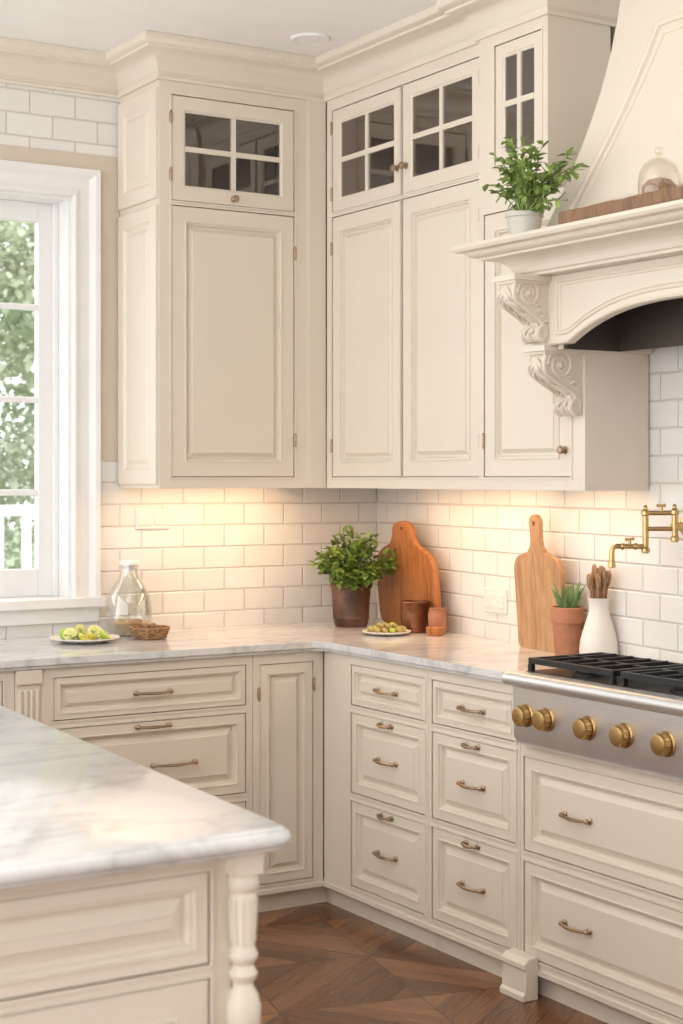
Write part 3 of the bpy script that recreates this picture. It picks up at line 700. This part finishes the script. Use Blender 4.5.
hs=[(0.0,0.0),(0.19,0.0),(0.222,0.012),(0.235,0.045),(0.24,0.12),(0.24,0.18),(0.235,0.225),(0.220,0.260),(0.194,0.284),(0.160,0.299),(0.125,0.308),(0.100,0.320),(0.086,0.338),(0.080,0.357),(0.074,0.376),(0.060,0.390),(0.040,0.398),(0.020,0.401),(0.0,0.402)]
o1=hs[1:]+[(-a,b) for a,b in hs[::-1][1:-1]]
board('cutting_board','wide orange brown wood cutting board standing in the corner',o1,(0,0.368,0.012),0.022,WOOD1,RW,0.40,-0.045,math.radians(-4.5))
x,y=-0.20,-0.56
bm=B(); lathe(bm,[(0.001,0.0),(0.045,0),(0.050,0.004),(0.053,0.06),(0.051,0.105),(0.054,0.109),(0.053,0.113),(0.049,0.111),(0.047,0.01),(0.001,0.008)],Matrix.Translation((x,y,CT)),32,cap=False)
tag(fin('copper_cup',bm,COPPER,smooth=True),'aged copper cup in front of the corner cutting board','cup')
bm=B(); lathe(bm,[(0.001,0),(0.028,0),(0.032,0.01),(0.035,0.07),(0.030,0.085),(0.033,0.092),(0.029,0.092),(0.026,0.08),(0.03,0.07),(0.028,0.01),(0.001,0.006)],Matrix.Translation((-0.165,-0.655,CT)),28,cap=False)
tag(fin('small_jar',bm,TERRA,smooth=True),'small terracotta jar beside the copper cup','jar')
bm=B(); lathe(bm,[(0.001,0),(0.026,0),(0.031,0.01),(0.032,0.03),(0.028,0.033),(0.026,0.012),(0.001,0.008)],Matrix.Translation((-0.215,-0.71,CT)),28,cap=False)
tag(fin('small_bowl',bm,WOOD1,smooth=True),'tiny reddish wooden bowl beside the terracotta jar','bowl')
x,y=-0.345,-0.595
bm=B(); lathe(bm,[(0.001,0),(0.05,0),(0.078,0.008),(0.088,0.012),(0.088,0.015),(0.077,0.012),(0.05,0.005),(0.001,0.005)],Matrix.Translation((x,y,CT)),36,cap=False)
tag(fin('small_plate',bm,CERAM,smooth=True),'small ceramic plate holding a loose pile of olives','plate')
rd=random.Random(2)
for ring_,(R,n,z) in enumerate(((0.062,14,0.021),(0.040,9,0.020),(0.017,4,0.019),(0.028,6,0.034))):
    for i in range(n):
        a=2*math.pi*i/n+ring_*0.4
        bm=B(); ball(bm,(x+R*math.cos(a),y+R*math.sin(a),CT+z),0.0102,(1.3,1,0.9),10,Matrix.Rotation(rd.uniform(0,3),4,'Z'))
        tag(fin('olive',bm,(NUT,LIME)[rd.random()<0.2],smooth=True),'small yellow green olive heaped on the plate','olive','olives on the small plate')
x,y=-0.25,-1.635
e=empty('utensil_vase',(x,y,CT)); tag(e,'rounded white ceramic vase beside the range top','vase')
bm=B()
lathe(bm,[(0.001,0),(0.050,0),(0.057,0.008),(0.060,0.035),(0.057,0.065),(0.046,0.105),(0.034,0.140),(0.030,0.160),(0.032,0.185),(0.037,0.195),(0.033,0.195),(0.028,0.185),(0.026,0.165),(0.042,0.10),(0.05,0.03),(0.001,0.012)],Matrix.Translation((x,y,CT)),48,cap=False)
fin('body',bm,CERAM,parent=e,smooth=True)
rd=random.Random(4)
for i in range(14):
    if i<8: a=2*math.pi*i/8; q=1.0
    else: a=2*math.pi*i/6+0.3; q=0.45
    dx,dy=math.cos(a)*0.014*q,math.sin(a)*0.014*q
    b=Vector((x+dx*0.8,y+dy*0.8,CT+0.10)); t=Vector((x+dx*1.95,y+dy*1.95,CT+0.228+rd.uniform(0,0.018)+(0.02 if i>=8 else 0)))
    bm=B(); tube(bm,[b,b.lerp(t,0.6),t],0.003,8)
    d=(t-b).normalized(); rot=d.to_track_quat('Z','Y').to_matrix().to_4x4()@Matrix.Rotation(a,4,'Z')
    ball(bm,t+d*0.012,0.0125,(0.5,0.95,2.1),12,rot)
    tag(fin('wooden_spoon',bm,SPOONW,smooth=True),'brown wooden spoon standing in the white vase','spoon','wooden spoons in the vase')
# glass jug by window
x,y=-1.13,-0.108
e=empty('glass_bottle',(x,y,CT)); tag(e,'squat clear glass bottle with flat white cap on the worktop','bottle')
bm=B(); lathe(bm,[(0.001,0.0),(0.066,0),(0.077,0.012),(0.084,0.05),(0.084,0.09),(0.076,0.14),(0.056,0.178),(0.038,0.200),(0.032,0.22),(0.032,0.240),(0.036,0.244),(0.036,0.249),(0.029,0.249),(0.028,0.218),(0.052,0.176),(0.072,0.138),(0.080,0.09),(0.080,0.05),(0.073,0.012),(0.001,0.005)],Matrix.Translation((x,y,CT)),40,cap=False)
fin('body',bm,JARG,parent=e,smooth=True)
bm=B(); lathe(bm,[(0.026,0.228),(0.027,0.2495),(0.035,0.2505),(0.036,0.262),(0.033,0.266),(0.004,0.268)],Matrix.Translation((x,y,CT)),24); fin('cap',bm,WHITE,parent=e,smooth=True)
bm=B(); lathe(bm,[(0.001,0.0085),(0.066,0.0085),(0.073,0.02),(0.077,0.045),(0.05,0.052),(0.001,0.052)],Matrix.Translation((x,y,CT)),28,cap=False); fin('contents',bm,SUGAR,parent=e,smooth=True)
x,y=-1.125,-0.272
e=empty('wicker_basket',(x,y,CT)); tag(e,'small shallow brown wicker basket in front of the glass bottle','basket')
bm=B()
lathe(bm,[(0.001,0.001),(0.055,0.001),(0.058,0.006),(0.001,0.006)],Matrix.Translation((x,y,CT)),28,cap=False)
for k in range(6):
    R=0.055+0.0026*k; pts=[]
    for i in range(49):
        a=2*math.pi*i/48; rr=R+0.0016*math.cos(12*a+math.pi*k); pts.append((x+rr*math.cos(a),y+rr*math.sin(a),CT+0.006+k*0.0065))
    tube(bm,pts,0.0042,6)
fin('body',bm,WICK,parent=e,smooth=True)
for i in range(9):
    a=2*math.pi*i/7; R=0.033
    if i>=7: R=0.012; a=i*3.1
    bm=B(); ball(bm,(x+R*math.cos(a),y+R*math.sin(a),CT+0.022+(0.02 if i>=7 else 0)),0.013,(1,1,1.1),10)
    tag(fin('walnut',bm,SPOONW,smooth=True),'brown walnut in the wicker basket','walnut','walnuts in the basket')
# plate with cut citrus
x,y=-1.365,-0.26
bm=B(); lathe(bm,[(0.001,0),(0.07,0),(0.105,0.010),(0.12,0.014),(0.12,0.018),(0.105,0.014),(0.07,0.005),(0.001,0.005)],Matrix.Translation((x,y,CT)),44,cap=False)
tag(fin('plate',bm,CERAM,smooth=True),'round white plate with cut citrus on the worktop','plate')
def half(name,cx,cy,cz,r,peel,rot,label):
    bm=B(); prof=[(0.0005,-r)]+[(r*math.sin(math.radians(a)),-r*math.cos(math.radians(a))) for a in range(15,91,15)]
    M=Matrix.Translation((cx,cy,cz))@rot
    lathe(bm,prof,M,22,cap=False)
    lathe(bm,[(r,0),(r*0.93,0.0006),(0.0005,0.0006)],M,22,mi=1,cap=False)
    for i in range(8):
        a=2*math.pi*i/8; tube(bm,[M@Vector((0,0,0.0008)),M@Vector((r*0.88*math.cos(a),r*0.88*math.sin(a),0.0008))],0.0006,4)
    tag(fin(name,bm,[peel,FLESH],smooth=True),label,name,'cut citrus on the plate')
for i,(dx,dy,r,kd,tl) in enumerate(((-0.055,-0.005,0.024,0,60),(0.045,0.012,0.027,1,50),(0.005,0.045,0.026,1,75),(0.065,-0.035,0.022,1,40),(-0.02,-0.052,0.020,0,35),(0.02,-0.022,0.020,0,20),(-0.05,0.045,0.021,1,65))):
    rot=Matrix.Rotation(i*0.5-0.6,4,'Z')@Matrix.Rotation(math.radians(tl),4,'X')
    half('lemon' if kd==0 else 'lime',x+dx,y+dy,CT+0.006+r,r,LEMON if kd==0 else LIME,rot,('halved yellow lemon' if kd==0 else 'halved green lime')+' on the white plate')
bm=B(); rd=random.Random(8)
for i in range(40):
    a=rd.uniform(0,6.28); R=rd.uniform(0.02,0.085)
    leaf(bm,Vector((x+R*math.cos(a),y+R*math.sin(a),CT+0.012+rd.uniform(0,0.012))),Vector((rd.gauss(0,1),rd.gauss(0,1),0.25)),0.026,0.014,Vector((0.1,0,1)))
tag(fin('salad_leaves',bm,LEAF2),'loose light green leaves scattered on the white plate','leaves',kind='stuff')
# mantel board and cloche
bm=B(); box(bm,-0.785,-0.676,-2.62,-2.09,MZ,MZ+0.032)
g=bmesh.ops.subdivide_edges(bm,edges=[e for e in bm.edges if abs(e.verts[0].co.y-e.verts[1].co.y)>0.3],cuts=14)
rd=random.Random(6)
for v in bm.verts:
    if v.co.z>MZ+0.01: v.co.z+=rd.uniform(-0.0,0.003)
    v.co.x+=rd.uniform(-0.003,0.003)
tag(fin('serving_board',bm,WOOD3,bevel=0.004,bseg=2),'thick rustic dark brown wood board on the hood mantel','serving board')
x,y,z=-0.730,-2.42,MZ+0.0352
e=empty('glass_cloche',(x,y,z)); tag(e,'small clear glass cloche on the mantel board','cloche')
bm=B(); lathe(bm,[(0.053,0),(0.054,0.03),(0.050,0.056),(0.038,0.078),(0.02,0.089),(0.006,0.092),(0.002,0.092)],Matrix.Translation((x,y,z)),36,cap=False); fin('dome',bm,AMBG,parent=e,smooth=True)
bm=B(); lathe(bm,[(0.006,0.092),(0.005,0.098),(0.011,0.104),(0.012,0.111),(0.008,0.118),(0.001,0.120)],Matrix.Translation((x,y,z)),20,cap=False); fin('knob',bm,AMBG,parent=e,smooth=True)
bm=B(); lathe(bm,[(0.001,0.0005),(0.042,0.0005),(0.044,0.02),(0.03,0.036),(0.001,0.044)],Matrix.Translation((x,y,z)),24,cap=False); fin('bread',bm,SPOONW,parent=e,smooth=True)
# ------------------------------------------------------------------ outside
bm=B(); box(bm,-14,16,0.3,40,-0.3,-0.02); tag(fin('lawn',bm,GRASS),'sunlit green lawn outside the window','lawn',kind='stuff')
bm=B()
box(bm,-4,3,3.16,3.24,1.27,1.33); box(bm,-4,3,3.17,3.23,0.55,0.60)
for i in range(44):
    xx=-3.95+i*0.16; box(bm,xx-0.022,xx+0.022,3.18,3.22,0.60,1.27)
for xx in (-4,-1.7,0.6,2.95): box(bm,xx-0.06,xx+0.06,3.14,3.26,-0.015,1.42)
tag(fin('railing',bm,WHITE),'white wooden balustrade outside the window','railing')
rd=random.Random(21)
for i,(tx,ty,hh) in enumerate(((-4.6,9.5,3.6),(-1.6,12.5,4.4),(0.95,8.6,3.8),(3.3,11.5,4.5),(6.6,9.5,3.7))):
    e=empty('tree',(tx,ty,-0.015)); tag(e,'leafy green garden tree outside the window','tree')
    bm=B(); tube(bm,[(tx,ty,-0.015),(tx+0.05,ty,1.0),(tx,ty,hh)],[0.16,0.12,0.08],8); fin('trunk',bm,BARK,parent=e,smooth=True)
    bm=B()
    for k in range(44):
        c=Vector((tx+rd.uniform(-.9,.9),ty+rd.uniform(-.8,.8),0.65+rd.uniform(0,hh-0.3)))
        for q in range(170):
            v=Vector((rd.gauss(0,1),rd.gauss(0,1),rd.gauss(0,1))).normalized()*rd.uniform(0.1,0.5)
            leaf(bm,c+v,Vector((rd.gauss(0,1),rd.gauss(0,1),rd.gauss(0,1))),rd.uniform(0.07,0.12),0.07,Vector((0.2,0.1,1)))
    fin('crown',bm,TREE,parent=e,smooth=True)
# ------------------------------------------------------------------ lights
def area(name,loc,rot,sx,sy,E,col):
    l=bpy.data.lights.new(name,'AREA'); l.shape='RECTANGLE'; l.size=sx; l.size_y=sy; l.energy=E; l.color=col
    o=bpy.data.objects.new(name,l); o.location=loc; o.rotation_euler=rot; COL.objects.link(o); return o
R=math.radians
area('under_cabinet_lamp',(-0.79,-0.185,1.471),(R(0),0,0),0.58,0.06,2.5,(1,0.63,0.35))
area('under_cabinet_lamp',(-0.30,-0.83,1.471),(R(0),0,R(90)),0.85,0.06,2.9,(1,0.63,0.35))
area('under_cabinet_lamp',(-0.35,-1.57,1.471),(R(0),0,R(90)),0.4,0.06,1.1,(1,0.67,0.40))
area('fill_light',(-2.9,-3.6,2.95),(0,0,0),1.8,1.8,12,(1,0.96,0.91))  # added overhead fill, not a fixture of the room
area('ceiling_fill',(-2.2,-2.6,2.2),(R(180),0,0),1.0,1.0,17,(1,0.98,0.95))  # added fill aimed upward to brighten the ceiling, no real fixture
W=bpy.data.worlds.new('World'); S.world=W; W.use_nodes=True
bg=W.node_tree.nodes['Background']; bg.inputs[0].default_value=(0.99,0.99,0.99,1); bg.inputs[1].default_value=2.8
sun=bpy.data.lights.new('sun','SUN'); sun.energy=1.0; sun.angle=0.05; sun.color=(1,0.95,0.86)
so=bpy.data.objects.new('sun',sun); so.rotation_euler=(R(40),0,R(150)); COL.objects.link(so)
# ------------------------------------------------------------------ camera
cd=bpy.data.cameras.new('camera'); cam=bpy.data.objects.new('camera',cd); COL.objects.link(cam)
cam.location=(-3.521,-5.429,1.486); cam.rotation_euler=(R(90),0,R(-31.7))
cd.sensor_fit='HORIZONTAL'; cd.sensor_width=36; cd.lens=85.0; cd.shift_y=-35/683
cd.dof.use_dof=True; cd.dof.focus_distance=5.0; cd.dof.aperture_fstop=7
S.camera=cam
S.view_settings.view_transform='Standard'
